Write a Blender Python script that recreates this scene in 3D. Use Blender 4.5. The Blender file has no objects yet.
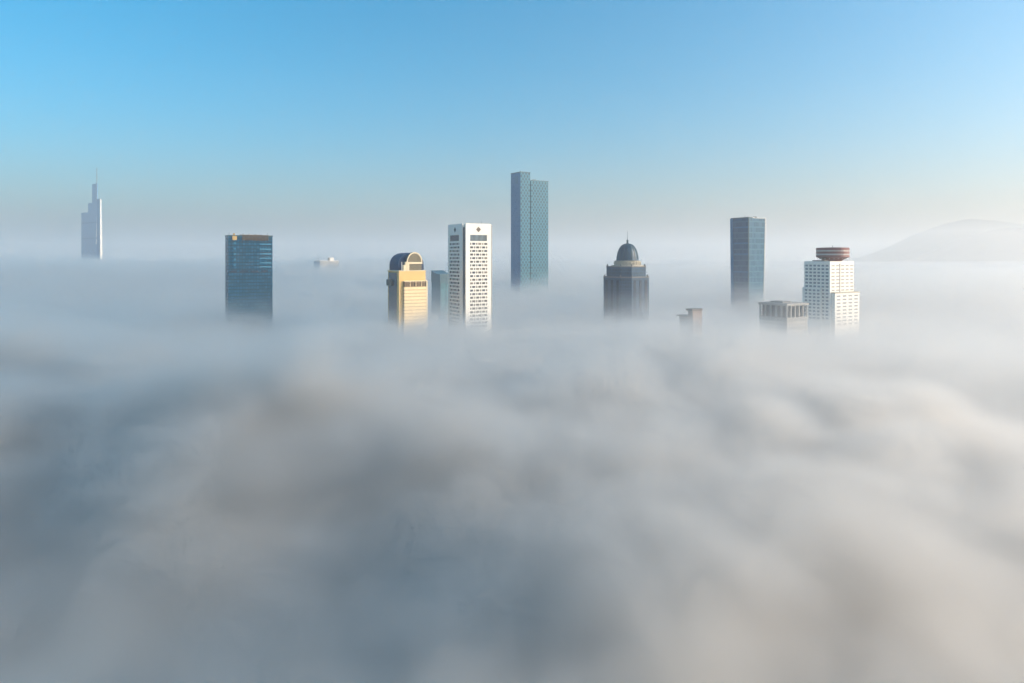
import bpy, math, random
import numpy as np
from mathutils import Vector

R = math.radians
random.seed(4)
scene = bpy.context.scene
COL = scene.collection

# ------------------------------------------------------------------ camera
F_PX, Y0, ZC = 683.0, 257.0, 170.0       # focal length in pixels, horizon row, camera height (m)
THETA = R(31)                            # street grid of the city against the view direction
cam_d = bpy.data.cameras.new('camera')
cam = bpy.data.objects.new('camera', cam_d)
COL.objects.link(cam)
cam.location = (0, 0, ZC)
cam.rotation_euler = (R(90), 0, 0)
cam_d.sensor_width = 36
cam_d.lens = 36 * F_PX / 1024
cam_d.shift_y = -(341.5 - Y0) / 1024
cam_d.clip_start = 1
cam_d.clip_end = 90000
scene.camera = cam

# ------------------------------------------------------------------ light
SUN_EL, SUN_AZ = R(20), R(-10.5)            # azimuth from +X, negative = towards the camera side
sun_dir = Vector((math.cos(SUN_EL) * math.cos(SUN_AZ), math.cos(SUN_EL) * math.sin(SUN_AZ), math.sin(SUN_EL)))
sd = bpy.data.lights.new('sun', 'SUN')
sd.energy = 2.5
sd.angle = R(0.5)
sd.color = (1.0, 0.84, 0.64)
sun = bpy.data.objects.new('sun', sd)
sun.rotation_euler = sun_dir.to_track_quat('Z', 'Y').to_euler()
COL.objects.link(sun)

w = bpy.data.worlds.new('World')
scene.world = w
w.use_nodes = True
nt = w.node_tree
nt.nodes.clear()
sky = nt.nodes.new('ShaderNodeTexSky')
sky.sky_type = 'NISHITA'
sky.sun_disc = False
sky.sun_elevation = SUN_EL
sky.sun_rotation = math.atan2(sun_dir.x, sun_dir.y)
sky.altitude = 100
sky.air_density = 1.0
sky.dust_density = 4.2
sky.ozone_density = 4.0
bg = nt.nodes.new('ShaderNodeBackground')
bg.inputs['Strength'].default_value = 0.15
out = nt.nodes.new('ShaderNodeOutputWorld')
hs = nt.nodes.new('ShaderNodeHueSaturation')
hs.inputs['Saturation'].default_value = 1.38
hs.inputs['Hue'].default_value = 0.478
nt.links.new(sky.outputs[0], hs.inputs['Color'])
nt.links.new(hs.outputs[0], bg.inputs[0])
nt.links.new(bg.outputs[0], out.inputs[0])

scene.view_settings.view_transform = 'Standard'
scene.view_settings.look = 'None'
scene.view_settings.exposure = 0.8
scene.view_settings.gamma = 1
scene.cycles.max_bounces = 12
scene.cycles.volume_bounces = 6
scene.cycles.diffuse_bounces = 3
scene.cycles.glossy_bounces = 3
scene.cycles.transparent_max_bounces = 8
scene.cycles.volume_step_rate = 2.0
scene.cycles.use_denoising = True
scene.cycles.use_adaptive_sampling = True
scene.cycles.adaptive_threshold = 0.04

# ------------------------------------------------------------------ materials
def new_mat(name):
    m = bpy.data.materials.new(name)
    m.use_nodes = True
    n = m.node_tree
    n.nodes.clear()
    o = n.nodes.new('ShaderNodeOutputMaterial')
    return m, n, o


def mth(n, op, a, b=None, c=None):
    x = n.nodes.new('ShaderNodeMath')
    x.operation = op
    for i, v in enumerate((a, b, c)):
        if v is None:
            continue
        if isinstance(v, (int, float)):
            x.inputs[i].default_value = v
        else:
            n.links.new(v, x.inputs[i])
    return x.outputs[0]


def mix(n, f, a, b):
    x = n.nodes.new('ShaderNodeMix')
    x.data_type = 'RGBA'
    for sock, v in ((x.inputs[0], f), (x.inputs[6], a), (x.inputs[7], b)):
        if isinstance(v, (int, float)):
            sock.default_value = v
        elif isinstance(v, tuple):
            sock.default_value = (*v, 1) if len(v) == 3 else v
        else:
            n.links.new(v, sock)
    return x.outputs[2]


def plain(name, col, rough=0.7, vary=0.12, metal=0.0, scale=0.15):
    """weathered solid: base colour broken up by two noises in object space"""
    m, n, o = new_mat(name)
    b = n.nodes.new('ShaderNodeBsdfPrincipled')
    tc = n.nodes.new('ShaderNodeTexCoord')
    mp = n.nodes.new('ShaderNodeMapping')
    mp.inputs['Scale'].default_value = (1, 1, 0.3)
    n.links.new(tc.outputs['Object'], mp.inputs[0])
    nz = n.nodes.new('ShaderNodeTexNoise')
    nz.inputs['Scale'].default_value = scale
    nz.inputs['Detail'].default_value = 5
    n.links.new(mp.outputs[0], nz.inputs['Vector'])
    dark = tuple(c * (1 - 2 * vary) for c in col)
    lite = tuple(min(0.85, c * (1 + 1.2 * vary)) for c in col)
    n.links.new(mix(n, nz.outputs[0], dark, lite), b.inputs['Base Color'])
    b.inputs['Roughness'].default_value = rough
    b.inputs['Metallic'].default_value = metal
    n.links.new(b.outputs[0], o.inputs[0])
    return m


def facade(name, glass, frame, pw, fh, lw=0.12, lh=0.22, rough=0.12, vary=0.35, metal=0.25,
           spandrel=None, diamond=False, frough=0.45, spec=0.5):
    """curtain wall in UV metres: mullions every pw, floors every fh, every pane a tint of its own"""
    m, n, o = new_mat(name)
    uv = n.nodes.new('ShaderNodeUVMap')
    sp = n.nodes.new('ShaderNodeSeparateXYZ')
    n.links.new(uv.outputs[0], sp.inputs[0])
    u = mth(n, 'DIVIDE', sp.outputs[0], pw)
    v = mth(n, 'DIVIDE', sp.outputs[1], fh)
    cv = n.nodes.new('ShaderNodeCombineXYZ')
    if diamond:
        p = mth(n, 'ADD', u, v)
        q = mth(n, 'SUBTRACT', u, v)
        n.links.new(mth(n, 'FLOOR', p), cv.inputs[0])
        n.links.new(mth(n, 'FLOOR', q), cv.inputs[1])
        l1 = mth(n, 'LESS_THAN', mth(n, 'FRACT', p), lw)
        l2 = mth(n, 'LESS_THAN', mth(n, 'FRACT', q), lw)
    else:
        n.links.new(mth(n, 'FLOOR', u), cv.inputs[0])
        n.links.new(mth(n, 'FLOOR', v), cv.inputs[1])
        l1 = mth(n, 'LESS_THAN', mth(n, 'FRACT', u), lw)
        l2 = mth(n, 'LESS_THAN', mth(n, 'FRACT', v), lh)
    line = mth(n, 'MAXIMUM', l1, l2)
    wn = n.nodes.new('ShaderNodeTexWhiteNoise')
    wn.noise_dimensions = '2D'
    n.links.new(cv.outputs[0], wn.inputs['Vector'])
    # broad unevenness, as panes are cleaned and blinds drawn floor by floor
    nz = n.nodes.new('ShaderNodeTexNoise')
    nz.inputs['Scale'].default_value = 0.06
    nz.inputs['Detail'].default_value = 4
    n.links.new(uv.outputs[0], nz.inputs['Vector'])
    rnd = mth(n, 'MULTIPLY_ADD', wn.outputs[0], 0.6, mth(n, 'MULTIPLY', nz.outputs[0], 0.4))
    g = mix(n, rnd, tuple(c * (1 - vary) for c in glass), tuple(c * (1 + vary * 1.2) for c in glass))
    if spandrel:
        g = mix(n, mth(n, 'LESS_THAN', mth(n, 'FRACT', v), lh * 1.9), g, spandrel)
    colr = mix(n, line, g, frame)
    b = n.nodes.new('ShaderNodeBsdfPrincipled')
    n.links.new(colr, b.inputs['Base Color'])
    n.links.new(mth(n, 'MULTIPLY_ADD', line, frough - rough, mth(n, 'MULTIPLY_ADD', wn.outputs[0], 0.1, rough)), b.inputs['Roughness'])
    n.links.new(mth(n, 'MULTIPLY_ADD', line, -metal, metal), b.inputs['Metallic'])
    b.inputs['Specular IOR Level'].default_value = spec
    n.links.new(b.outputs[0], o.inputs[0])
    return m


M = {
    'blue_glass': facade('blue glass curtain wall', (0.006, 0.070, 0.130), (0.003, 0.022, 0.045), 3.0, 3.8, 0.16, 0.26, vary=0.22, metal=0.0, rough=0.22, spec=0.2),
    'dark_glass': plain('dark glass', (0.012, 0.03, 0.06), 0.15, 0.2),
    'pale_glass': plain('pale blue glass', (0.035, 0.17, 0.27), 0.25, 0.2),
    'teal_frame': plain('dark teal metal', (0.02, 0.07, 0.09), 0.5),
    'bronze': plain('bronze lattice', (0.11, 0.075, 0.04), 0.5, 0.3, scale=0.6),
    'gold': plain('gilded steel', (0.5, 0.33, 0.12), 0.4, 0.2),
    'gold_stone': plain('golden beige stone', (0.66, 0.43, 0.16), 0.75, 0.05),
    'cream': plain('cream stone', (0.68, 0.57, 0.38), 0.7, 0.05),
    'cream_bands': facade('cream banded wall', (0.72, 0.57, 0.34), (0.48, 0.35, 0.19), 200, 3.4, 0.0, 0.28, rough=0.6, vary=0.06, metal=0, frough=0.7, spec=0.2),
    'khaki_glass': facade('khaki glass', (0.10, 0.085, 0.045), (0.19, 0.16, 0.10), 1.6, 1.6, 0.12, 0.12, vary=0.2, metal=0.0, rough=0.3),
    'vault_glass': facade('dark blue vault panels', (0.006, 0.035, 0.095), (0.015, 0.05, 0.11), 2.5, 2.5, 0.1, 0.1, vary=0.15, metal=0.0, rough=0.4, spec=.12),
    'bronze_glass': facade('bronze glass', (0.09, 0.06, 0.035), (0.24, 0.16, 0.08), 3.0, 8, 0.1, 0.05, vary=0.7, metal=0.2),
    'brown_stone': plain('grey brown stone', (0.14, 0.12, 0.10), 0.8),
    'white_stone': plain('white tiled wall', (0.74, 0.71, 0.64), 0.7, 0.04),
    'window': plain('dark window glass', (0.035, 0.04, 0.045), 0.25, 0.3),
    'window_band': plain('grey blue window band', (0.09, 0.14, 0.17), 0.2, 0.6, scale=0.3),
    'diamond_glass': facade('diamond lattice curtain wall', (0.003, 0.040, 0.080), (0.045, 0.19, 0.25), 7.2, 11, 0.34, 0.2, vary=0.25, metal=0.0, rough=0.35, diamond=True, spec=0.2),
    'slab_glass': facade('flat blue curtain wall', (0.012, 0.14, 0.28), (0.02, 0.16, 0.29), 2.2, 4.4, 0.1, 0.16, vary=0.05, metal=0.0, rough=0.25, spec=.12),  # blue glass; also laid over some shaded sides as painted shade
    'groove': plain('dark groove panel', (0.006, 0.015, 0.02), 0.6),
    'dome_wall': facade('blue grey stone and glass wall', (0.02, 0.05, 0.085), (0.042, 0.088, 0.14), 2.6, 3.9, 0.3, 0.34, vary=0.4, metal=0, rough=0.35, frough=0.8, spec=0.3),
    'dome_stone': plain('weathered grey stone', (0.17, 0.165, 0.16), 0.8, 0.15),
    'pale_stone': plain('pale stone', (0.42, 0.38, 0.30), 0.8, 0.1),
    'dome_copper': plain('dark teal dome panels', (0.010, 0.058, 0.105), 0.45, 0.25, scale=0.4),
    'tower_glass': facade('steel blue curtain wall', (0.007, 0.080, 0.15), (0.03, 0.13, 0.19), 3.6, 8.2, 0.1, 0.22, vary=0.14, metal=0.0, rough=0.22, spec=.18),
    'pale_metal': plain('pale metal', (0.5, 0.5, 0.48), 0.5),
    'hotel_white': plain('white painted concrete', (0.76, 0.73, 0.66), 0.75, 0.03),
    'hotel_window': plain('hotel window recess', (0.17, 0.19, 0.21), 0.3, 0.3),
    'hotel_window_pale': plain('pale window bays', (0.30, 0.29, 0.26), 0.45, 0.15),  # paler tone for windows on the front faces
    'red_band': plain('dark red cladding', (0.17, 0.04, 0.035), 0.5, 0.15),
    'band_glass': plain('restaurant glazing', (0.45, 0.41, 0.39), 0.2, 0.2),
    'grey_stone': plain('grey concrete', (0.30, 0.295, 0.28), 0.85, 0.1),
    'grey_facade': facade('grey office wall', (0.10, 0.12, 0.13), (0.36, 0.35, 0.33), 3.4, 3.7, 0.42, 0.42, rough=0.3, vary=0.3, metal=0, frough=0.85),
    'pink_stone': plain('pinkish beige wall', (0.27, 0.20, 0.165), 0.85, 0.08),
    'brown_roof': plain('dark brown roof slab', (0.08, 0.065, 0.06), 0.8),
    'small_facade': facade('gridded dark wall', (0.035, 0.07, 0.09), (0.22, 0.19, 0.18), 2.4, 3.2, 0.3, 0.3, rough=0.3, metal=0, frough=0.8),
    'teal_glass': facade('light teal glass', (0.07, 0.19, 0.22), (0.05, 0.12, 0.15), 3.5, 4, 0.12, 0.12, vary=0.3, metal=0.1),
    'spire_glass': facade('silver blue scale facade', (0.015, 0.15, 0.31), (0.04, 0.19, 0.35), 5, 8.5, 0.15, 0.2, vary=0.3, metal=0.1, rough=0.3),
    'spire_white': plain('pale cladding and painted sunlit edge', (0.7, 0.66, 0.6), 0.5, 0.05),  # white cladding; on the corner shaft the white paints sunlight
    'steel': plain('grey steel', (0.14, 0.15, 0.16), 0.5),
    'crest_glass': plain('grey teal glass', (0.055, 0.12, 0.15), 0.35, 0.15),
    'roof_grey': plain('flat roof felt', (0.22, 0.21, 0.20), 0.9, 0.15),
}

# ------------------------------------------------------------------ mesh helper
class MB:
    def __init__(self, off=(0, 0)):
        self.v, self.f, self.o = [], [], off

    def prism(self, poly, z0, z1, top=None):
        """vertical prism over a counter-clockwise outline; TOP: another outline of as many points"""
        n, b = len(poly), len(self.v)
        top = top or poly
        self.v += [(x, y, z0) for x, y in poly] + [(x, y, z1 if not callable(z1) else z1(x, y)) for x, y in top]
        self.f.append(tuple(range(b + n - 1, b - 1, -1)))
        self.f.append(tuple(range(b + n, b + 2 * n)))
        for i in range(n):
            j = (i + 1) % n
            self.f.append((b + i, b + j, b + n + j, b + n + i))
        return self

    def box(self, x0, x1, y0, y1, z0, z1):
        return self.prism([(x0, y0), (x1, y0), (x1, y1), (x0, y1)], z0, z1)

    def cyl(self, cx, cy, r0, r1, z0, z1, n=32):
        a = [(math.cos(2 * math.pi * i / n), math.sin(2 * math.pi * i / n)) for i in range(n)]
        return self.prism([(cx + r0 * c, cy + r0 * s) for c, s in a], z0, z1, [(cx + r1 * c, cy + r1 * s) for c, s in a])

    def lathe(self, cx, cy, prof, n=32):
        b = len(self.v)
        for r, z in prof:
            self.v += [(cx + r * math.cos(2 * math.pi * i / n), cy + r * math.sin(2 * math.pi * i / n), z) for i in range(n)]
        k = len(prof)
        for j in range(k - 1):
            for i in range(n):
                i2 = (i + 1) % n
                self.f.append((b + j * n + i, b + j * n + i2, b + (j + 1) * n + i2, b + (j + 1) * n + i))
        self.f.append(tuple(b + i for i in range(n - 1, -1, -1)))
        self.f.append(tuple(b + (k - 1) * n + i for i in range(n)))
        return self

    def xz(self, pts, y0, y1):
        """outline in local x,z pulled along local y"""
        n, b = len(pts), len(self.v)
        self.v += [(x, y0, z) for x, z in pts] + [(x, y1, z) for x, z in pts]
        self.f.append(tuple(range(b, b + n)))
        self.f.append(tuple(range(b + 2 * n - 1, b + n - 1, -1)))
        for i in range(n):
            j = (i + 1) % n
            self.f.append((b + j, b + i, b + n + i, b + n + j))
        return self

    def build(self, name, mat, parent=None, smooth=False):
        me = bpy.data.meshes.new(name)
        ox, oy = self.o
        me.from_pydata([(x - ox, y - oy, z) for x, y, z in self.v], [], self.f)
        me.validate()
        me.update()
        uvl = me.uv_layers.new(name='UVMap')
        for p in me.polygons:
            nx, ny, nz = p.normal
            h = math.hypot(nx, ny)
            for li in p.loop_indices:
                c = me.vertices[me.loops[li].vertex_index].co
                if h > 0.3:
                    uvl.data[li].uv = ((-ny * c.x + nx * c.y) / h, c.z)
                else:
                    uvl.data[li].uv = (c.x, c.y)
            p.use_smooth = smooth and len(p.vertices) == 4
        me.materials.append(M[mat] if isinstance(mat, str) else mat)
        ob = bpy.data.objects.new(name, me)
        COL.objects.link(ob)
        ob.parent = parent
        return ob


class Bld:
    """a building whose near corner stands at pixel column pxc, D metres away; local x runs along the
    lit face, local y along the shaded face, both measured from that corner"""
    def __init__(self, name, label, cat, pxc, d, pxr, pxl, theta=THETA):
        self.d, self.th = d, theta
        self.c = ((pxc - 512) / F_PX * d, d)
        self.ux = (math.cos(theta), math.sin(theta))
        self.uy = (-math.sin(theta), math.cos(theta))
        self.W = self.x(pxr)
        self.D = self.y(pxl)
        self.off = (self.W / 2, self.D / 2)
        e = bpy.data.objects.new(name, None)
        COL.objects.link(e)
        e.location = (self.c[0] + self.ux[0] * self.off[0] + self.uy[0] * self.off[1],
                      self.c[1] + self.ux[1] * self.off[0] + self.uy[1] * self.off[1], 0)
        e.rotation_euler = (0, 0, theta)
        e['label'], e['category'] = label, cat
        self.e = e

    def _t(self, px, c, u):
        k = (px - 512) / F_PX
        return (k * c[1] - c[0]) / (u[0] - k * u[1])

    def x(self, px, y=0.0):
        return self._t(px, (self.c[0] + self.uy[0] * y, self.c[1] + self.uy[1] * y), self.ux)

    def y(self, px, x=0.0):
        return self._t(px, (self.c[0] + self.ux[0] * x, self.c[1] + self.ux[1] * x), self.uy)

    def z(self, py, lx=0.0, ly=0.0):
        dep = self.c[1] + self.ux[1] * lx + self.uy[1] * ly
        return ZC + (Y0 - py) * dep / F_PX

    def mb(self):
        return MB(self.off)


def part(b, name, mat, *boxes, parent=None, smooth=False):
    m = b.mb()
    for bx in boxes:
        m.box(*bx)
    return m.build(name, mat, parent or b.e, smooth)

# ------------------------------------------------------------------ blue slab tower
b = Bld('glass_tower', 'broad blue glass slab tower with bronze lattice along its top edge', 'building', 228.2, 760, 272.5, 225.3)
W, D, zt = b.W, b.D, b.z(235.2)
part(b, 'curtain_wall', 'blue_glass', (0, W, 0, D, 0, zt - 1))
part(b, 'parapet', 'teal_frame', (-.4, W + .4, -.4, .3, zt - 1.004, zt + .3), (-.4, W + .4, D - .3, D + .4, zt - 1.004, zt + .3),
     (-.4, .3, .303, D - .303, zt - 1.004, zt + .3), (W - .3, W + .4, .303, D - .303, zt - 1.004, zt + .3))
for xa, xb in ((242.5, 249), (249.8, 256), (256.8, 262), (262.8, 268.5)):
    part(b, 'roof_lattice', 'bronze', *[(x, x + .55, -.75, -.42, b.z(240.3), zt + .1) for x in np.arange(b.x(xa), b.x(xb), 1.1)],
         (b.x(xa), b.x(xb), -.8, -.43, zt + .12, zt + .7))
for xa, xb in ((229.2, 236.7), (239.8, 247.8), (250.3, 258.3), (261.2, 268)):
    part(b, 'ventilation_slot', 'dark_glass', (b.x(xa), b.x(xb), -.3, .2, b.z(272.6), b.z(270.6)))
for py in (244, 249, 253.8, 258.5, 263, 267):
    part(b, 'reflection_band', 'pale_glass', (b.x(259.5), b.x(271.3), -.25, .2, b.z(py + .7), b.z(py - .7)))  # painted reflections on the upper floors, as pale raised strips
part(b, 'corner_bay', 'blue_glass', (b.x(232), b.x(237), -.5, .2, b.z(268.5), b.z(238.5)))
for py in (243, 248.5, 254, 259.5, 265):
    part(b, 'window', 'pale_glass', (b.x(233.7), b.x(236), -.6, -.47, b.z(py + .9), b.z(py - .9)))
part(b, 'roof_plant', 'gold', (b.x(232.4), b.x(236.8), -.9, 3, b.z(240), b.z(236)), (b.x(233.2), b.x(235), .4, 2.4, b.z(235.99), b.z(233.2)))
b.mb().cyl(b.x(229.5), 3, .25, .12, zt - 1, b.z(232.2), 8).build('mast', 'steel', b.e)
part(b, 'roof_housing', 'roof_grey', (W * .3, W * .8, D * .3, D * .8, zt - 1, zt + 1.2))
for q in (.36, .5, .64):
    b.mb().cyl(W * q, D * .4, 1.1, .9, zt + 1.2, zt + 2.3, 12).build('cooling_fan', 'pale_metal', b.e)
b.mb().cyl(W * .93, D * .5, .22, .1, zt - 1, zt + 3.6, 6).build('mast', 'steel', b.e)

# ------------------------------------------------------------------ golden vaulted tower
b = Bld('vaulted_tower', 'golden beige tower with dark barrel vault roof and cream arched end', 'building', 399, 690, 425.5, 388)
W, D, zt = b.W, b.D, b.z(271.3)
m = b.mb()
m.prism([(0, 0), (W, 0), (W, D), (0, D)], 0, zt)
body = m.build('tower_body', 'gold_stone', b.e)
part(b, 'cornice', 'cream', (-.5, W + .5, -.5, D + .5, zt + .004, zt + .8))
# shaded side gets a dark sheet, its shade put into the colour
part(b, 'side_shade_sheet', 'dark_glass', (-.35, .2, D * .18, D * .92, 0, zt - 1.5))
xa, xb = b.x(404.4, -3), b.x(427.3, -3)
zb0, zb1 = b.z(287, 0, -3), b.z(281, 0, -3)
part(b, 'front_wing', 'cream_bands', (xa, xb, -3, 6, 0, zb0))
part(b, 'glazed_storey', 'bronze_glass', (xa + .3, xb - .3, -2.7, 6, zb0, zb1 - .8))
part(b, 'wing_cornice', 'cream', (xa - .2, xb + .3, -3.3, 6.2, zb1 - .796, zb1))
part(b, 'pilaster', 'cream', (xb - 1.1, xb + .25, -3.25, -2.2, 0, zb1 - .8))
for q in (.25, .5, .75):
    x = xa + (xb - xa) * q
    part(b, 'pilaster', 'cream_bands', (x - .25, x + .25, -3.12, -2.71, zb0 + .004, zb1 - .8))
part(b, 'balcony', 'brown_stone', (-1.8, 0, D * .55, D, b.z(286.5), b.z(280)))
x0, x1 = b.x(407.2), b.x(422.3)
rad = (x1 - x0) / 2
xc, zs = (x0 + x1) / 2, b.z(262.3)
ztop = b.z(252.4)
hz = ztop - zs


def arch(r, h, base, n=28):
    return [(xc - r, base), (xc + r, base)] + [(xc + r * math.cos(math.pi * i / n), zs + h * math.sin(math.pi * i / n)) for i in range(n + 1)]


b.mb().xz(arch(rad, hz, zt + .8), 1.2, 5.48).build('vault_roof', 'vault_glass', b.e)
b.mb().xz(arch(rad - .6, hz - .6, zt + .8), .55, 1.25).build('end_glazing', 'khaki_glass', b.e)
m = b.mb()
n = 28
for i in range(n):
    a0, a1 = math.pi * i / n, math.pi * (i + 1) / n
    pts = [(xc + (rad + .25) * math.cos(a0), zs + (hz + .25) * math.sin(a0)), (xc + (rad + .25) * math.cos(a1), zs + (hz + .25) * math.sin(a1)),
           (xc + (rad - .95) * math.cos(a1), zs + (hz - .95) * math.sin(a1)), (xc + (rad - .95) * math.cos(a0), zs + (hz - .95) * math.sin(a0))]
    m.xz(pts, .2, 1.6)
m.build('arch_trim', 'cream', b.e)
part(b, 'arch_beam', 'cream', (x0 - .1, x1 + .1, .1, 1.55, zs - 1.7, zs + .2))
part(b, 'arch_pier', 'cream', (x0 - .05, x0 + 2.4, .15, 1.5, zt + .8, zs - 1.7))
part(b, 'stepped_block', 'cream', (b.x(403.8), x0 - .3, .3, 5, zt + .8, b.z(265)), (b.x(405.6), x0 - .3, .3, 4, b.z(264.996), b.z(261.8)))
wx0, wx1, wzs = 1.6, b.x(423.5, 6), b.z(265.5)
wh = b.z(252.8, W / 2, 8) - wzs
wxc, wr = (wx0 + wx1) / 2, (wx1 - wx0) / 2
b.mb().xz([(wx0, zt + .8), (wx1, zt + .8)] + [(wxc + wr * math.cos(math.pi * i / 32), wzs + wh * math.sin(math.pi * i / 32) ** .9) for i in range(33)], 5.5, D - .6).build('main_vault', 'vault_glass', b.e)
part(b, 'rooftop_post', 'pale_metal', (b.x(402), b.x(402.5), 1, 1.5, zt + .8, b.z(262)))
m = b.mb()
for t in (.35, .62, .9):
    m.xz([(p[0], p[1]) for p in arch(rad + .2, hz + .2, zt + .81)], 1.2 + t * 4, 1.2 + t * 4 + .4)
m.build('vault_rib', 'teal_frame', b.e)
b.mb().cyl(1, D * .95, .2, .08, zt, zt + 11, 6).build('mast', 'steel', b.e)

# ------------------------------------------------------------------ teal crest building
b = Bld('crested_building', 'lower teal glass building with a sagging roof crest between golden and white towers', 'building', 440.4, 900, 452, 431.6)
W, D = b.W, b.D
zc0, zbnd = b.z(274.2), b.z(283)
part(b, 'body', 'crest_glass', (0, W, 0, D, 0, zbnd))
part(b, 'front_glazing', 'teal_glass', (.8, W - .2, -.3, .2, 0, zbnd - .6))
m = b.mb()
crest = lambda y: b.z(274.2 - 3.4 * max(0, (y / D)) ** 2.2)
k = 12
for i in range(k):
    ya, yb = D * i / k, D * (i + 1) / k
    bb = len(m.v)
    m.v += [(-.5, ya, zbnd), (W + .5, ya, zbnd), (W + .5, yb, zbnd), (-.5, yb, zbnd),
            (-.5, ya, crest(ya)), (W + .5, ya, crest(ya)), (W + .5, yb, crest(yb)), (-.5, yb, crest(yb))]
    m.f += [(bb + 3, bb + 2, bb + 1, bb), (bb + 4, bb + 5, bb + 6, bb + 7), (bb, bb + 4, bb + 7, bb + 3), (bb + 1, bb + 2, bb + 6, bb + 5)]
    if i == 0:
        m.f.append((bb, bb + 1, bb + 5, bb + 4))
    if i == k - 1:
        m.f.append((bb + 3, bb + 7, bb + 6, bb + 2))
m.build('roof_crest', 'crest_glass', b.e)
part(b, 'mullion', 'teal_frame', (W * .45, W * .45 + .5, -.55, -.31, 0, zbnd - .6))

# ------------------------------------------------------------------ white tower with punched windows
b = Bld('white_tower', 'white tower with rows of punched windows and a dark diamond emblem on each face', 'building', 463.9, 740, 491, 448)
W, D, zt = b.W, b.D, b.z(224)
a, c = b.x(465.7), b.y(462.2)
m = b.mb()
m.prism([(a, 0), (W, 0), (W, D), (0, D), (0, c), (a, c)], 0, zt)
m.build('wall', 'white_stone', b.e)
part(b, 'corner_recess', 'dark_glass', (a * .45, a, c * .45, c, 0, b.z(227)))
part(b, 'shade_strip', 'grey_stone', (W, W + 2.2, 1.6, D - 1, 0, zt - .3))  # set-back grey box painting the shadow strip at the right edge
part(b, 'parapet', 'white_stone', (a + .2, W - .2, .2, 1.2, zt, zt + .8), (.2, 1.2, c + .2, D - .2, zt, zt + .8))
part(b, 'roof_housing', 'roof_grey', (W * .35, W * .8, D * .35, D * .8, zt, zt + .6))
xm = (a + W) / 2
zd, hd = b.z(229.1), 3.1
b.mb().xz([(xm - 3, zd), (xm, zd - hd), (xm + 3, zd), (xm, zd + hd)], -.18, .1).build('diamond_emblem', 'bronze', b.e)
ym = (c + D) / 2
m = b.mb()
v0 = len(m.v)
for x in (-.18, .1):
    m.v += [(x, ym - 2.6, zd), (x, ym, zd - hd), (x, ym + 2.6, zd), (x, ym, zd + hd)]
m.f += [(3, 2, 1, 0), (4, 5, 6, 7)] + [(i, (i + 1) % 4, 4 + (i + 1) % 4, 4 + i) for i in range(4)]
m.build('diamond_emblem', 'dark_glass', b.e)
z1, z0 = b.z(234.7), b.z(240.8)
part(b, 'panorama_window', 'window_band', (b.x(470.2), b.x(487), -.12, .1, z0, z1))
for px in (483.6, 485.4):
    part(b, 'window_post', 'window', (b.x(px), b.x(px + .5), -.25, -.121, z0, z1))
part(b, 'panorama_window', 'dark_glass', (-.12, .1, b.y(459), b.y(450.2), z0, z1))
# punched windows: wide and narrow ones alternate and swap from floor to floor
rows = 24
xs0, xs1 = b.x(470.1), b.x(487.2)
ys0, ys1 = b.y(459.3), b.y(449.8)
zr0, fl = b.z(243.6), 3.93
rest = b.mb()
nw = 0
win_cache = {}
for r in range(rows):
    z = zr0 - r * fl
    units = ([2.5, 1] * 3) if r % 2 else ([1, 2.5] * 3)
    tot = sum(units) + .78 * 5
    for face in (0, 1):
        u0, u1 = (xs0, xs1) if face == 0 else (ys0, ys1)
        step = (u1 - u0) / tot
        u = u0
        for wd in units:
            bx = (u, u + wd * step, -.1, .1, z - 1.15, z + 1.05) if face == 0 else (-.1, .1, u, u + wd * step, z - 1.15, z + 1.05)
            if face == 0 and nw < 96:
                part(b, 'window', random.choice(('window', 'window', 'dark_glass', 'brown_stone')), bx)
                nw += 1
            else:
                rest.box(*bx)
            u += (wd + .78) * step
o = rest.build('windows', 'window', b.e)
o['kind'] = 'stuff'
b.mb().cyl(W * .7, 4, .2, .1, zt, zt + 4.5, 6).build('mast', 'steel', b.e)
b.mb().cyl(W * .62, 6, 1.2, .2, zt + .8, zt + 2, 10).build('satellite_dish', 'pale_metal', b.e)

# ------------------------------------------------------------------ tall twin slab tower
b = Bld('twin_slab_tower', 'tallest central tower, two teal slabs of unequal height with diamond lattice glass', 'building', 520.6, 1350, 548.4, 511)
W, D = b.W, b.D
za, zb = b.z(172.3), b.z(179.9)
xs = b.x(530.2)
xs2 = b.x(531.2)
part(b, 'tall_slab', 'diamond_glass', (0, xs, 0, D, 0, za))
part(b, 'side_wall', 'slab_glass', (-.5, .3, .6, D - .4, 0, za - .5))  # flat blue sheet; this side's shade is put into its colour
part(b, 'short_slab', 'diamond_glass', (xs2, W, .6, D * .85, 0, zb))
part(b, 'groove', 'groove', (xs, xs2, 3, D * .8, 0, zb - 1.5))
part(b, 'roof_edge', 'teal_frame', (-.8, xs + .3, -.5, .5, za + .004, za + 1.6), (-.8, .4, .5, D, za + .004, za + 1.6), (xs - .9, xs + .3, .504, D, za + .004, za + 1.6))
part(b, 'roof_housing', 'roof_grey', (xs * .2, xs * .7, D * .3, D * .6, za, za + 2.6))
b.mb().cyl(xs * .35, D * .4, .4, .2, za + 2.6, za + 7, 6).build('mast', 'steel', b.e)
part(b, 'cleaning_crane', 'steel', (xs2 + 6, xs2 + 9, 4, 7, zb, zb + 2.6), (xs2 + 7, xs2 + 15, 5, 6, zb + 2.604, zb + 3.4))
part(b, 'roof_edge', 'teal_frame', (xs2 - .3, W + .4, .1, 1.2, zb + .004, zb + 1.2), (W - .8, W + .4, 1.204, D * .85, zb + .004, zb + 1.2))
part(b, 'sky_lobby_panel', 'pale_glass', (-.62, -.3, D * .25, D * .6, b.z(183), b.z(175.5)))
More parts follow.
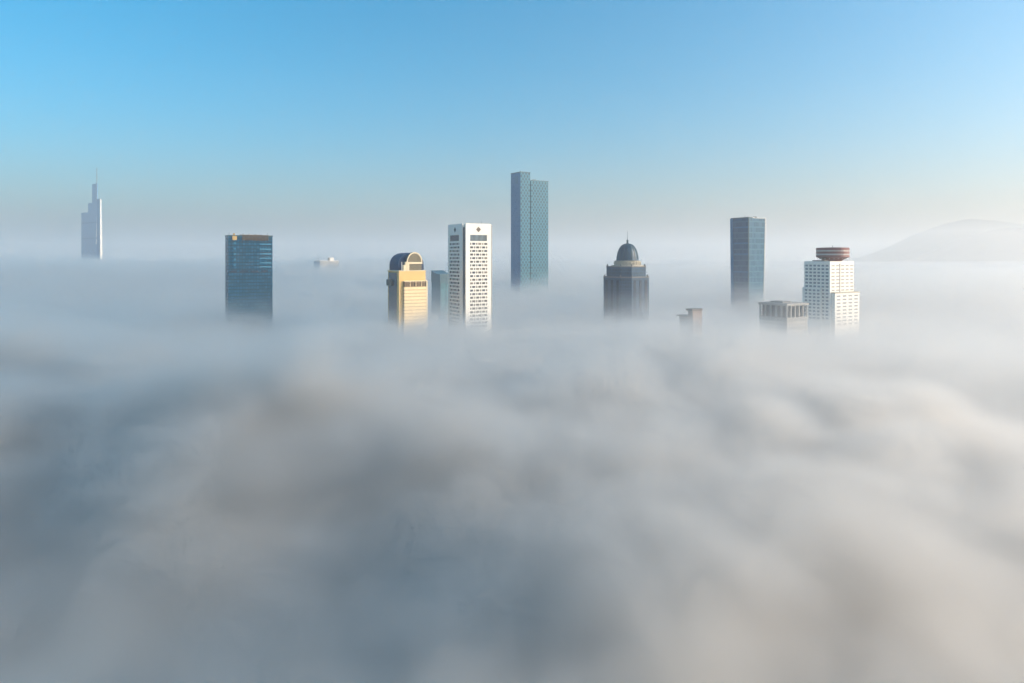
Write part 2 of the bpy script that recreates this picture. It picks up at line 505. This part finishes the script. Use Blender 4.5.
for py in (251, 268, 273):
    part(b, 'floor_band', 'teal_frame', (-.2, xs + .1, -.25, .1, b.z(py + .5), b.z(py)))
    part(b, 'floor_band', 'teal_frame', (xs2 + .1, W + .2, .35, .7, b.z(py + .5), b.z(py)))

# ------------------------------------------------------------------ domed tower
b = Bld('domed_tower', 'grey blue tower crowned with a dark ribbed dome and thin spire', 'building', 626.2, 800, 649.5, 603.5, R(36))
S = (b.W + b.D) / 2 + 8.0
off = -5.5


def octo(s, ch):
    o = (S - s) / 2 + off
    return [(o + ch, o), (o + s - ch, o), (o + s, o + ch), (o + s, o + s - ch), (o + s - ch, o + s), (o + ch, o + s), (o, o + s - ch), (o, o + ch)]


zd0, zd1, zd2, zd3 = b.z(277.7, 0, 12), b.z(267.2, 0, 12), b.z(262.2, 0, 20), b.z(243.4, 0, 20)
cx = S / 2 + off + 1.4
cy = S / 2 + off - 1.0
dc = math.hypot(1, 1)
b.mb().prism(octo(S, 9), 0, zd0).build('tower_body', 'dome_wall', b.e)
b.mb().prism(octo(S + 1.2, 9.4), zd0 + .004, zd0 + 1.2).build('cornice', 'dome_stone', b.e)
b.mb().prism(octo(S - 5.0, 9), zd0 + 1.204, zd1).build('upper_tier', 'dome_wall', b.e)
b.mb().prism(octo(S - 4.0, 9.4), zd1 + .004, zd1 + 1).build('cornice', 'dome_stone', b.e)
pr = .5 * (641.3 - 616.3) * (800 + 28) / F_PX
b.mb().lathe(cx, cy, [(pr * 1.28, zd1 + 1.004), (pr * 1.28, zd1 + 2), (pr * 1.08, zd1 + 2.4), (pr, zd1 + 3), (pr, zd2 + .6), (pr + .5, zd2 + .9), (pr + .5, zd2 + 1.7), (pr * .9, zd2 + 1.9)], 40).build('drum', 'pale_stone', b.e)
dr = pr * .84
prof = [(dr * 1.03, zd2 + 1.9), (dr * 1.03, zd2 + 2.6), (dr, zd2 + 2.8)]
hd = zd3 - (zd2 + 2.8)
for i in range(1, 15):
    t = i / 14
    prof.append((max(1.4, dr * math.cos(t * math.pi / 2) ** .8), zd2 + 2.8 + hd * math.sin(t * math.pi / 2) ** 1.08))
dome = b.mb().lathe(cx, cy, prof, 48).build('dome', 'dome_copper', b.e, True)
for kx in range(16):
    an = 2 * math.pi * kx / 16
    m = b.mb()
    ca, sa = math.cos(an), math.sin(an)
    pts = prof[2:]
    bb = 0
    for r, z in pts:
        for rr, sd_ in ((r + .45, -.32), (r + .45, .32), (r - .3, .32), (r - .3, -.32)):
            m.v.append((cx + rr * ca - sd_ * sa, cy + rr * sa + sd_ * ca, z))
    for i in range(len(pts) - 1):
        for j in range(4):
            j2 = (j + 1) % 4
            m.f.append((4 * i + j, 4 * i + j2, 4 * i + 4 + j2, 4 * i + 4 + j))
    m.build('rib', 'teal_frame', dome)
for kx in range(24):
    an = 2 * math.pi * kx / 24
    b.mb().cyl(cx + (pr + .6) * math.cos(an), cy + (pr + .6) * math.sin(an), .42, .42, zd1 + 2.2, zd2 + .5, 8).build('column', 'pale_stone', b.e)
lan = b.mb().lathe(cx, cy, [(1.6, zd3 - .4), (1.6, zd3 + .5), (1.1, zd3 + .7), (1.1, zd3 + 3.2), (1.5, zd3 + 3.4), (.4, zd3 + 4.8), (.1, zd3 + 5.2)], 16).build('lantern', 'teal_frame', b.e)
b.mb().cyl(cx, cy, .28, .12, zd3 + 4.8, b.z(231, 0, 30), 6).build('spire', 'steel', b.e)
for (x, y) in octo(S - 6.5, 9):
    b.mb().lathe(x, y, [(.8, zd1 + 1.004), (.8, zd1 + 2.2), (1, zd1 + 2.3), (.15, zd1 + 4)], 10).build('pinnacle', 'dome_stone', b.e)
for (x, y) in octo(S - 1.5, 9.4):
    b.mb().lathe(x, y, [(.7, zd0 + 1.204), (.7, zd0 + 2), (.9, zd0 + 2.1), (.15, zd0 + 3.6)], 10).build('pinnacle', 'dome_stone', b.e)
# tall recessed bays on the two near faces and on the chamfer between them
o = off
for q in (.3, .5, .7):
    part(b, 'window_bay', 'dark_glass', (o + S * q - 2, o + S * q + 2, o - .2, o + .3, 0, zd0 - 3))
    part(b, 'window_bay', 'dark_glass', (o - .2, o + .3, o + S * q - 2, o + S * q + 2, 0, zd0 - 3))

# ------------------------------------------------------------------ small capped building
b = Bld('capped_building', 'small pinkish beige stair tower with dark flat cap and gridded wing, half sunk in fog', 'building', 692.7, 640, 701.8, 690.3)
W, D = b.W, b.D
zt = b.z(310.9)
part(b, 'stair_tower', 'pink_stone', (0, W, 0, max(D, 6), 0, zt))
part(b, 'roof_cap', 'brown_roof', (-1.2, W + .5, -.6, max(D, 6) + 1.8, zt + .004, zt + 1.7))
part(b, 'window_slit', 'window', (b.x(696.3), b.x(697.1), -.15, .2, 0, b.z(320)))
yw = max(D, 6)
zw = b.z(317.6)
wl = b.y(679.5, 2)
part(b, 'wing', 'small_facade', (2, W, yw, wl, 0, zw))
part(b, 'wing_roof', 'brown_roof', (.8, W, yw + .004, wl + 3, zw + .004, zw + 1.1))

# ------------------------------------------------------------------ steel blue tower on the right
b = Bld('flared_tower', 'steel blue glass tower seen on its corner, slightly wider at its top', 'building', 748.7, 1000, 765.3, 731.2)
W, D, zt = b.W, b.D, b.z(218)
t = 5.5
zbase = b.z(330)
m = b.mb()
fr = (zt) / (zt - zbase)
e = t * fr
m.prism([(0, 0), (W - e, 0), (W - e, D - e * .4), (0, D - e * .4)], 0, zt, [(0, 0), (W, 0), (W, D), (0, D)])
m.build('curtain_wall', 'tower_glass', b.e)
part(b, 'corner_mullion', 'teal_frame', (-.5, .5, -.5, .5, 0, zt + .4))
m = b.mb()
m.prism([(W - e - .6, -.4), (W - e + .8, -.4), (W - e + .8, .9), (W - e - .6, .9)], 0, zt + .8, [(W - .6, -.4), (W + .8, -.4), (W + .8, .9), (W - .6, .9)])
m.build('edge_fin', 'pale_metal', b.e)
m = b.mb()
q = e * .4
m.prism([(-1.4, D - q - 3.4), (.4, D - q - 3.4), (.4, D - q + 1), (-1.4, D - q + 1)], 0, zt + .6, [(-1.4, D - 3.4), (.4, D - 3.4), (.4, D + 1), (-1.4, D + 1)])
m.build('edge_fin', 'slab_glass', b.e)
part(b, 'parapet', 'teal_frame', (.1, W * .22, -.3, .5, zt + .004, zt + 1.5), (-.3, .5, .6, D, zt + .004, zt + 1.5))
part(b, 'parapet', 'pale_metal', (W * .22 + .3, W, -.3, .5, zt + .004, zt + .9))
part(b, 'roof_housing', 'pale_metal', (W * .35, W * .8, D * .3, D * .7, zt, zt + 1.8))
part(b, 'cleaning_crane', 'steel', (W * .5, W * .5 + 2, 2, 4, zt, zt + 2.2), (W * .5 - 5, W * .5 + 2, 2.4, 3.4, zt + 2.204, zt + 2.9))
b.mb().cyl(W * .2, D * .4, .3, .15, zt, zt + 4.5, 6).build('mast', 'steel', b.e)
for py in (227, 243, 254, 272):
    part(b, 'floor_band', 'slab_glass', (-.15, .2, .6, D - 6, b.z(py + .7), b.z(py - .6)))

# ------------------------------------------------------------------ grey office with colonnade
b = Bld('colonnaded_office', 'grey office block with open column storey under a flat roof, half sunk in fog', 'building', 786.8, 640, 807.6, 759.5)
W, D = b.W, b.D
zr, zs2, zcl = b.z(303.8), b.z(306.2), b.z(318)
part(b, 'roof_slab', 'grey_stone', (-.8, W + .8, -.8, D + .8, zs2, zr))
part(b, 'roof_housing', 'roof_grey', (W * .2, W * .6, D * .3, D * .75, zr, zr + 1.3))
part(b, 'set_back_storey', 'dark_glass', (1.8, W - 1.8, 1.8, D - 1.8, zcl, zs2))
part(b, 'wall', 'grey_facade', (0, W, 0, D, 0, zcl - 1.2))
part(b, 'string_course', 'grey_stone', (-.6, W + .6, -.6, D + .6, zcl - 1.196, zcl))
for q in np.linspace(0.02, .98, 6):
    part(b, 'column', 'grey_stone', (W * q - .65, W * q + .65, .05, 1.2, zcl + .004, zs2))
for q in np.linspace(.2, .98, 5):
    part(b, 'column', 'grey_stone', (.05, 1.1, D * q - .8, D * q + .8, zcl + .004, zs2))
part(b, 'corner_pier', 'grey_stone', (-.25, 1.6, -.25, 2, 0, zcl - 1.2))
part(b, 'corner_pier', 'grey_stone', (-.25, .3, D * .42, D * .5, 0, zcl - 1.2))

# ------------------------------------------------------------------ hotel with revolving restaurant
b = Bld('revolving_hotel', 'white hotel tower carrying a round dark red revolving restaurant', 'building', 830, 720, 853.8, 804.2)
W, D, zt = b.W, b.D, b.z(262)
part(b, 'wall', 'hotel_white', (0, W, 0, D, 0, zt))
part(b, 'parapet', 'hotel_white', (.1, W - .1, .1, .8, zt, zt + .7), (.1, .8, .804, D - .1, zt, zt + .7))
xl0, xl1 = b.x(835, -4), b.x(859.2, -4)
zl = b.z(293.6, 0, -4)
part(b, 'lower_block', 'hotel_white', (xl0, xl1, -4, D * .9, 0, zl))
part(b, 'ledge', 'pale_stone', (xl0 - .5, xl1 + .6, -4.5, D * .9 + .4, zl + .004, zl + 1.1))
part(b, 'lower_side_block', 'hotel_white', (-1.6, .5, D * .3, D + 1, 0, b.z(287, 0, D)))
fl, rows = 3.72, 16
nw, rest = 0, b.mb()


def hotel_window(mat, *bx):
    global nw
    nw += 1
    if nw <= 99:
        part(b, 'window', mat, bx)
    else:
        rest.box(*bx)


for r in range(rows):
    z = zt - 4 - r * fl
    for q in range(5):
        x = W * (.06 + .19 * q) + (.8 if q > 1 else 0)
        if r < 9:
            hotel_window('hotel_window_pale', x, x + W * .13, -.08, .1, z - .8, z + .7)
    for q in range(6):
        y = D * (.06 + .158 * q)
        hotel_window('hotel_window', -.08, .1, y, y + D * .1, z - .95, z + .95)
for r in range(9):
    z = b.z(287, 0, D) - 3 - r * fl
    for q in range(4):
        y = D * (.36 + .16 * q)
        hotel_window('hotel_window', -1.68, -1.5, y, y + D * .1, z - .95, z + .95)
part(b, 'service_slit', 'hotel_window', (W * .385, W * .42, -.12, .1, 0, zt - 2))
for r in range(9):
    z = zl - 3 - r * fl
    for q in range(4):
        x = xl0 + (xl1 - xl0) * (.07 + .24 * q)
        hotel_window('hotel_window_pale', x, x + (xl1 - xl0) * .15, -4.08, -3.9, z - .8, z + .7)
o = rest.build('windows', 'hotel_window', b.e)
o['kind'] = 'stuff'
cx, cy = W * .56, D * .47
dep = b.c[1] + b.ux[1] * cx + b.uy[1] * cy
axx = b.c[0] + b.ux[0] * cx + b.uy[0] * cx
rr = 15.3 * dep / F_PX
zz = lambda py: ZC + (Y0 - py) * dep / F_PX
# put the axis on the column of the restaurant in the photograph
kx = (832.6 - 512) / F_PX
for _ in range(20):
    X = b.c[0] + b.ux[0] * cx + b.uy[0] * cy
    Y = b.c[1] + b.ux[1] * cx + b.uy[1] * cy
    cx += (kx * Y - X) * .5
    cy -= (kx * Y - X) * .3
r_ = rr
rest = b.mb().lathe(cx, cy, [(r_ * .45, zz(262.5)), (r_ * .58, zz(260.4)), (r_ * .8, zz(258.2)), (r_, zz(257)), (r_, zz(255.2)), (r_ * .975, zz(255.19)), (r_ * .975, zz(253.7)),
                        (r_, zz(253.69)), (r_, zz(251.6)), (r_ * .975, zz(251.59)), (r_ * .975, zz(250.2)), (r_, zz(250.19)), (r_, zz(248.3)), (r_ * .97, zz(247.7)), (r_ * .3, zz(247.4))], 56).build('revolving_restaurant', 'red_band', b.e)
for p0, p1 in ((255.18, 253.72), (251.58, 250.22)):
    b.mb().lathe(cx, cy, [(r_ * .9, zz(p0)), (r_ * .985, zz(p0 - .02)), (r_ * .985, zz(p1 + .02)), (r_ * .9, zz(p1))], 56).build('window_ring', 'band_glass', rest)
for k in range(18):
    an = 2 * math.pi * k / 18
    b.mb().cyl(cx + r_ * .8 * math.cos(an), cy + r_ * .8 * math.sin(an), .3, .3, zz(259.2), zz(258.0), 6).build('lamp', 'pale_metal', rest)
b.mb().cyl(cx, cy, r_ * .5, r_ * .5, zt, zz(261), 24).build('neck', 'pale_stone', b.e)
part(b, 'roof_housing', 'brown_stone', (2, 8, D * .25, D * .72, zt, b.z(260.2, 0, D * .5)))
b.mb().cyl(cx, cy, .3, .15, zz(247.5), zz(245.5), 6).build('mast', 'steel', b.e)

# ------------------------------------------------------------------ far spired skyscraper
b = Bld('spired_skyscraper', 'distant pale blue stepped skyscraper with needle spire', 'building', 100.1, 3600, 102.3, 81.3, R(52))
s = 3600 / F_PX
W, D = b.W, b.D
Z = lambda py: ZC + (Y0 - py) * s
part(b, 'main_shaft', 'spire_glass', (0, W * .9, 0, D, 0, Z(211)))
part(b, 'middle_shaft', 'spire_glass', (.5, W * .8, .004, b.y(88), Z(210.99), Z(201.7)))
m = b.mb()
w0, w1 = b.x(103.0), b.x(101.2)
m.prism([(.5, -1.5), (w0, -1.5), (w0, D * .35), (.5, D * .35)], 0, Z(198.6), [(-.5, -1.5), (w1, -1.5), (w1, D * .12), (-.5, D * .12)])
m.build('corner_shaft', 'spire_white', b.e)  # white material paints the sunlit edge of the tower
part(b, 'shaft_shade_side', 'slab_glass', (-1.2, .4, -.8, b.y(97.2), Z(262), Z(198.8)))  # blue sheet painting the dark, shaded side of the corner shaft
part(b, 'core', 'spire_glass', (1, W * .5, b.y(96.8), b.y(91.9), Z(201.69), Z(182.8)))
b.mb().cyl(W * .25, b.y(96.3), 3.4, 1.7, Z(200), Z(167.3), 8).build('spire', 'steel', b.e)
part(b, 'podium', 'spire_glass', (-2, W * .5, D * .8, b.y(79), 0, Z(259)))
for py in (238, 222):
    part(b, 'mechanical_floor', 'slab_glass', (-.4, .3, b.y(97), D * .99, Z(py + .7), Z(py - .7)))

# ------------------------------------------------------------------ roof just above the fog
b = Bld('flat_roof_building', 'isolated white flat rooftop with a small penthouse just clearing the fog', 'building', 320, 1900, 338.8, 314)
s = 1900 / F_PX
W, D = b.W, b.D
Z = lambda py: ZC + (Y0 - py) * s
part(b, 'wall', 'grey_stone', (0, W, 0, D, 0, Z(261.3)))
part(b, 'painted_shade_wall', 'slab_glass', (-.5, .3, .8, D - .5, 0, Z(261.6)))  # blue sheet over the wall, painting its shaded face
part(b, 'roof_slab', 'spire_white', (-1, W + 1, -1.2, D + 1, Z(261.296), Z(260.6)))
part(b, 'penthouse', 'spire_white', (b.x(330), b.x(334), 2, 12, Z(260.6), Z(257.6)))
part(b, 'penthouse_shade_side', 'window', (b.x(328.6), b.x(330) - .05, 2.5, 9, Z(260.6), Z(258)))  # dark box standing in for the penthouse's shaded left side
for px in (317, 318.6):
    b.mb().cyl(2, b.y(px, 2), .9, .5, Z(260.6), Z(256.8), 6).build('mast', 'steel', b.e)

# ------------------------------------------------------------------ ground, hills
def grid_obj(name, xs, ys, zfun, mat, kind):
    X, Y = np.meshgrid(xs, ys, indexing='ij')
    Zv = zfun(X, Y)
    nx, ny = X.shape
    v = np.stack([X, Y, Zv], -1).reshape(-1, 3)
    i = np.arange(nx - 1)[:, None] * ny + np.arange(ny - 1)[None, :]
    f = np.stack([i, i + ny, i + ny + 1, i + 1], -1).reshape(-1, 4)
    me = bpy.data.meshes.new(name)
    me.from_pydata(v.tolist(), [], f.tolist())
    me.polygons.foreach_set('use_smooth', np.ones(len(f), bool))
    me.update()
    me.materials.append(mat)
    ob = bpy.data.objects.new(name, me)
    ob['kind'] = kind
    COL.objects.link(ob)
    return ob


rng = np.random.default_rng(11)
LAT = rng.random((64, 64, 64), dtype=np.float32) * 2 - 1


def vnoise(x, y, z):
    xi, yi, zi = np.floor(x), np.floor(y), np.floor(z)
    fx, fy, fz = x - xi, y - yi, z - zi
    fx, fy, fz = [t * t * t * (t * (t * 6 - 15) + 10) for t in (fx, fy, fz)]
    xi, yi, zi = [t.astype(np.int32) & 63 for t in (xi, yi, zi)]
    x1, y1, z1 = (xi + 1) & 63, (yi + 1) & 63, (zi + 1) & 63
    L = LAT
    c00 = L[xi, yi, zi] * (1 - fx) + L[x1, yi, zi] * fx
    c10 = L[xi, y1, zi] * (1 - fx) + L[x1, y1, zi] * fx
    c01 = L[xi, yi, z1] * (1 - fx) + L[x1, yi, z1] * fx
    c11 = L[xi, y1, z1] * (1 - fx) + L[x1, y1, z1] * fx
    return (c00 * (1 - fy) + c10 * fy) * (1 - fz) + (c01 * (1 - fy) + c11 * fy) * fz


def fbm(x, y, z, sc, octv=4, gain=.5, billow=False):
    r, a, k = 0, 1.0, 1.0 / sc
    for i in range(octv):
        n = vnoise(x * k + 7.3 * i, y * k + 3.1 * i, z * k + 11.7 * i)
        r = r + a * ((np.abs(n) * 2 - .7) if billow else n)
        a *= gain
        k *= 2.03
    return r


def sm(a, b_, t):
    t = np.clip((t - a) / (b_ - a), 0, 1)
    return t * t * (3 - 2 * t)


ground = grid_obj('ground', np.linspace(-19000, 19000, 20), np.linspace(-2500, 19500, 20), lambda X, Y: X * 0, M['grey_stone'], 'structure')

HP = np.array([(800, 262), (840, 263), (858, 263), (872, 258), (890, 251.5), (905, 246), (920, 238), (936, 230), (950, 225), (962, 221.5), (975, 219.8), (988, 220.3), (1003, 222.5),
               (1024, 227), (1060, 229), (1100, 240), (1160, 250), (1240, 262)], float)
HD = 10200.0


def hillz(X, Y):
    px = 512 + F_PX * X / HD
    crest = ZC + (Y0 - np.interp(px, HP[:, 0], HP[:, 1], left=262, right=262)) * HD / F_PX
    crest = crest + fbm(X, Y, X * 0, 700, 5, .6) * 26 + 3
    prof = np.exp(-((Y - HD) / 1500) ** 2)
    return np.maximum(crest * prof, -.5) + fbm(X, Y, X * 0 + 40, 900, 3) * 30 * prof * (1 - prof)


forest = plain('wooded hillside', (0.05, 0.07, 0.035), 0.95, 0.4, scale=0.01)
hills = grid_obj('hills', np.linspace(4500, 14500, 200), np.linspace(9500, 16500, 80), hillz, forest, 'structure')

# ------------------------------------------------------------------ fog
BUMPS = [  # x, y, radius x, radius y, height: the larger swells and hollows of the fog sea
    (-310, 375, 105, 42, 36), (-190, 400, 30, 40, -6), (-60, 420, 130, 60, 7), (120, 440, 90, 60, 12), (260, 430, 120, 70, 12),
    (32, 165, 46, 60, 13), (110, 270, 80, 50, 10), (30, 110, 26, 36, 9), (-42, 140, 26, 50, -4), (-80, 190, 60, 60, 5), (-120, 125, 80, 60, -16),
    (-200, 300, 120, 60, 14), (-150, 245, 60, 40, 6), (-90, 300, 60, 50, 6), (-330, 560, 140, 90, -10), (60, 560, 120, 70, -7), (300, 330, 80, 60, 9), (-60, 260, 50, 30, 10), (-300, 720, 90, 60, 19), (190, 640, 130, 80, -16), (-45, 235, 45, 50, 8)]


def fog_top(X, Y):
    """height of the fog's denser top over the ground"""
    d = np.hypot(X, Y)
    az = X / np.maximum(Y, 1)
    rel = -61 - 18 * sm(430, 640, d) + 11 * sm(800, 1250, d)
    rel = rel - (26 * sm(60, 380, X) + 4 * sm(60, 260, -X)) * (1 - sm(380, 560, d))
    far = -29 - 29 * sm(-.05, .5, az)
    rel = rel + (far - rel) * sm(1150, 2050 + 700 * sm(-.3, .1, az), d)
    for x, y, rx, ry, h in BUMPS:
        rel = rel + h * np.exp(-((X - x) / rx) ** 2 - ((Y - y) / ry) ** 2)
    amp = 1 - .8 * sm(500, 1900, d)
    z = X * 0
    rel = rel + amp * (fbm(X, Y, z + 5, 120, 3) * 4.5 + fbm(X + 40, Y, z + 9, 75, 4, billow=True) * 5)
    rel = rel + (1 - amp) * fbm(X, Y, z + 2, 500, 3) * 3
    return ZC + rel


# opaque heart of the fog sea
mf, n, o = new_mat('dense fog')
b_ = n.nodes.new('ShaderNodeBsdfDiffuse')
b_.inputs['Color'].default_value = (.6, .585, .56, 1)
n.links.new(b_.outputs[0], o.inputs[0])


def warp(lo, hi, n, k):
    t = np.linspace(-1, 1, n)
    t = np.sinh(t * k) / math.sinh(k)
    return np.where(t < 0, -t * lo, t * hi)


def bank(X, Y):
    d = np.hypot(X, Y)
    return fog_top(X, Y) - 20 - 14 * sm(300, 700, d) + 24 * sm(1500, 3000, d)


fog_bank = grid_obj('fog_bank', warp(-18500, 18500, 620, 5.8), warp(-2400, 19000, 620, 5.8), bank, mf, 'stuff')
fog_bank['label'] = 'thick grey white sea of fog burying the city'

SIG0, SCALE_H, SIGMAX = 0.014, 8.0, 0.08


def volume_mat(name, col, dens, aniso, step=None):
    m, n, o = new_mat(name)
    pv = n.nodes.new('ShaderNodeVolumePrincipled')
    pv.inputs['Color'].default_value = (*col, 1)
    pv.inputs['Density'].default_value = dens
    pv.inputs['Anisotropy'].default_value = aniso
    pv.inputs['Density Attribute'].default_value = 'density' if step else ''
    n.links.new(pv.outputs[0], o.inputs['Volume'])
    return m


def fog_volume(name, lo, hi, res, weight, mat, detail):
    ax = [np.linspace(lo[i], hi[i], res[i], dtype=np.float32) for i in range(3)]
    X2, Y2 = np.meshgrid(ax[0], ax[1], indexing='ij')
    top = fog_top(X2, Y2).astype(np.float32)
    X, Y, Zv = np.meshgrid(*ax, indexing='ij')
    k_ = 1.0 if detail < 60 else 1.7
    disp = fbm(X, Y, Zv * 1.6, detail, 5, .7) * 7 * k_ + fbm(X + 90, Y, Zv * 1.5, detail * .5, 3, .55, billow=True) * 4 * k_
    d2 = np.hypot(X2, Y2)
    if detail < 60:
        disp = disp + fbm(X, Y + 50, Zv * 1.3, 15, 2, .6) * 1.6
    disp = disp * (1 - .5 * sm(900, 1900, d2))[..., None]
    h = Zv - top[..., None] - disp
    sc = (4.0 + (SCALE_H - 4.0) * sm(250, 620, d2))[..., None]
    sig = SIG0 * (1 + 1.4 * (1 - sm(250, 620, d2)))[..., None] * np.exp(np.clip(-h / sc, -9, 5))
    sig = sig * np.exp(np.clip(1.1 * fbm(X + 300, Y + 80, Zv * 1.8, detail * .55, 4, .62), -2, 1.6))
    smax = SIGMAX * (1 + 1.6 * (1 - sm(250, 620, d2)))[..., None]
    sig = smax * sig / (sig + smax)
    veil = (.12 + .88 * sm(-260, -40, X2)) * sm(420, 640, d2) * (1 - sm(1300, 1900, d2)) * (.15 + 1.1 * sm(-.4, .5, fbm(X2, Y2, X2 * 0 + 21, 170, 3)))
    sig = sig + .0052 * (1 + .7 * sm(20, 160, X2) + 3.0 * np.exp(-((X2 - 315) / 80) ** 2 - ((Y2 - 680) / 70) ** 2))[..., None] * veil[..., None] * np.exp(-np.maximum(h, 0) / (15 + 16 * np.exp(-((X2 - 315) / 80) ** 2 - ((Y2 - 680) / 70) ** 2))[..., None])
    sig = np.maximum(sig - 6.0e-5, 0)
    sig = sig * weight(X2, Y2)[..., None] * sm(0, 1, (ax[2][-1] - Zv) / 12)
    sig = sig.astype(np.float32)
    me = bpy.data.meshes.new(name)
    n_ = sig.size
    me.vertices.add(n_)
    co = np.stack([X, Y, Zv], -1).astype(np.float32).reshape(-1)
    me.vertices.foreach_set('co', co)
    at = me.attributes.new('sigma', 'FLOAT', 'POINT')
    at.data.foreach_set('value', sig.reshape(-1))
    me.materials.append(mat)
    ob = bpy.data.objects.new(name, me)
    COL.objects.link(ob)
    ng = bpy.data.node_groups.new(name, 'GeometryNodeTree')
    ng.interface.new_socket('Geometry', in_out='INPUT', socket_type='NodeSocketGeometry')
    ng.interface.new_socket('Geometry', in_out='OUTPUT', socket_type='NodeSocketGeometry')
    gi, go = ng.nodes.new('NodeGroupInput'), ng.nodes.new('NodeGroupOutput')
    vc = ng.nodes.new('GeometryNodeVolumeCube')
    vc.inputs['Min'].default_value = lo
    vc.inputs['Max'].default_value = hi
    for i, k in enumerate('XYZ'):
        vc.inputs['Resolution ' + k].default_value = res[i]
    pos = ng.nodes.new('GeometryNodeInputPosition')
    sp = ng.nodes.new('ShaderNodeSeparateXYZ')
    ng.links.new(pos.outputs[0], sp.inputs[0])
    idx = []
    for i in range(3):
        t = mth(ng, 'MULTIPLY', mth(ng, 'SUBTRACT', sp.outputs[i], float(lo[i])), (res[i] - 1) / (hi[i] - lo[i]))
        idx.append(mth(ng, 'MINIMUM', mth(ng, 'MAXIMUM', mth(ng, 'ROUND', t), 0.0), float(res[i] - 1)))
    # keep the integer arithmetic exact: indices go past float's 24 bits only beyond 16 million
    flat = mth(ng, 'ADD', mth(ng, 'MULTIPLY', mth(ng, 'ADD', mth(ng, 'MULTIPLY', idx[0], float(res[1])), idx[1]), float(res[2])), idx[2])
    si = ng.nodes.new('GeometryNodeSampleIndex')
    si.data_type = 'FLOAT'
    na = ng.nodes.new('GeometryNodeInputNamedAttribute')
    na.data_type = 'FLOAT'
    na.inputs[0].default_value = 'sigma'
    ng.links.new(gi.outputs[0], si.inputs['Geometry'])
    ng.links.new(na.outputs[0], si.inputs['Value'])
    ng.links.new(flat, si.inputs['Index'])
    ng.links.new(si.outputs[0], vc.inputs['Density'])
    sm_ = ng.nodes.new('GeometryNodeSetMaterial')
    sm_.inputs['Material'].default_value = mat
    ng.links.new(vc.outputs[0], sm_.inputs[0])
    ng.links.new(sm_.outputs[0], go.inputs[0])
    md = ob.modifiers.new('fog', 'NODES')
    md.node_group = ng
    ob['kind'] = 'stuff'
    return ob


fog_mat = volume_mat('fog vapour', (.935, .92, .897), 1.0, .68, True)
near_w = lambda X, Y: 1 - sm(560, 700, Y)
far_w = lambda X, Y: sm(560, 700, Y) * (1 - sm(2700, 3000, Y)) * (1 - sm(2300, 2600, np.abs(X)))
f1 = fog_volume('fog', (-620.0, -160.0, 78.0), (760.0, 704.0, 156.0), (460, 288, 28), near_w, fog_mat, 42)
f2 = fog_volume('fog', (-2600.0, 556.0, 70.0), (2600.0, 3004.0, 186.0), (434, 204, 26), far_w, fog_mat, 75)
f1['label'] = 'near billows of pale grey fog'
f2['label'] = 'flat fog veil around the towers'

# ------------------------------------------------------------------ haze
hm = MB().box(-19900, 19900, -2900, 19900, -1, 552)
haze = hm.build('haze', volume_mat('haze air', (.92, .91, .885), 1.75e-4, .45))
haze['kind'] = 'stuff'
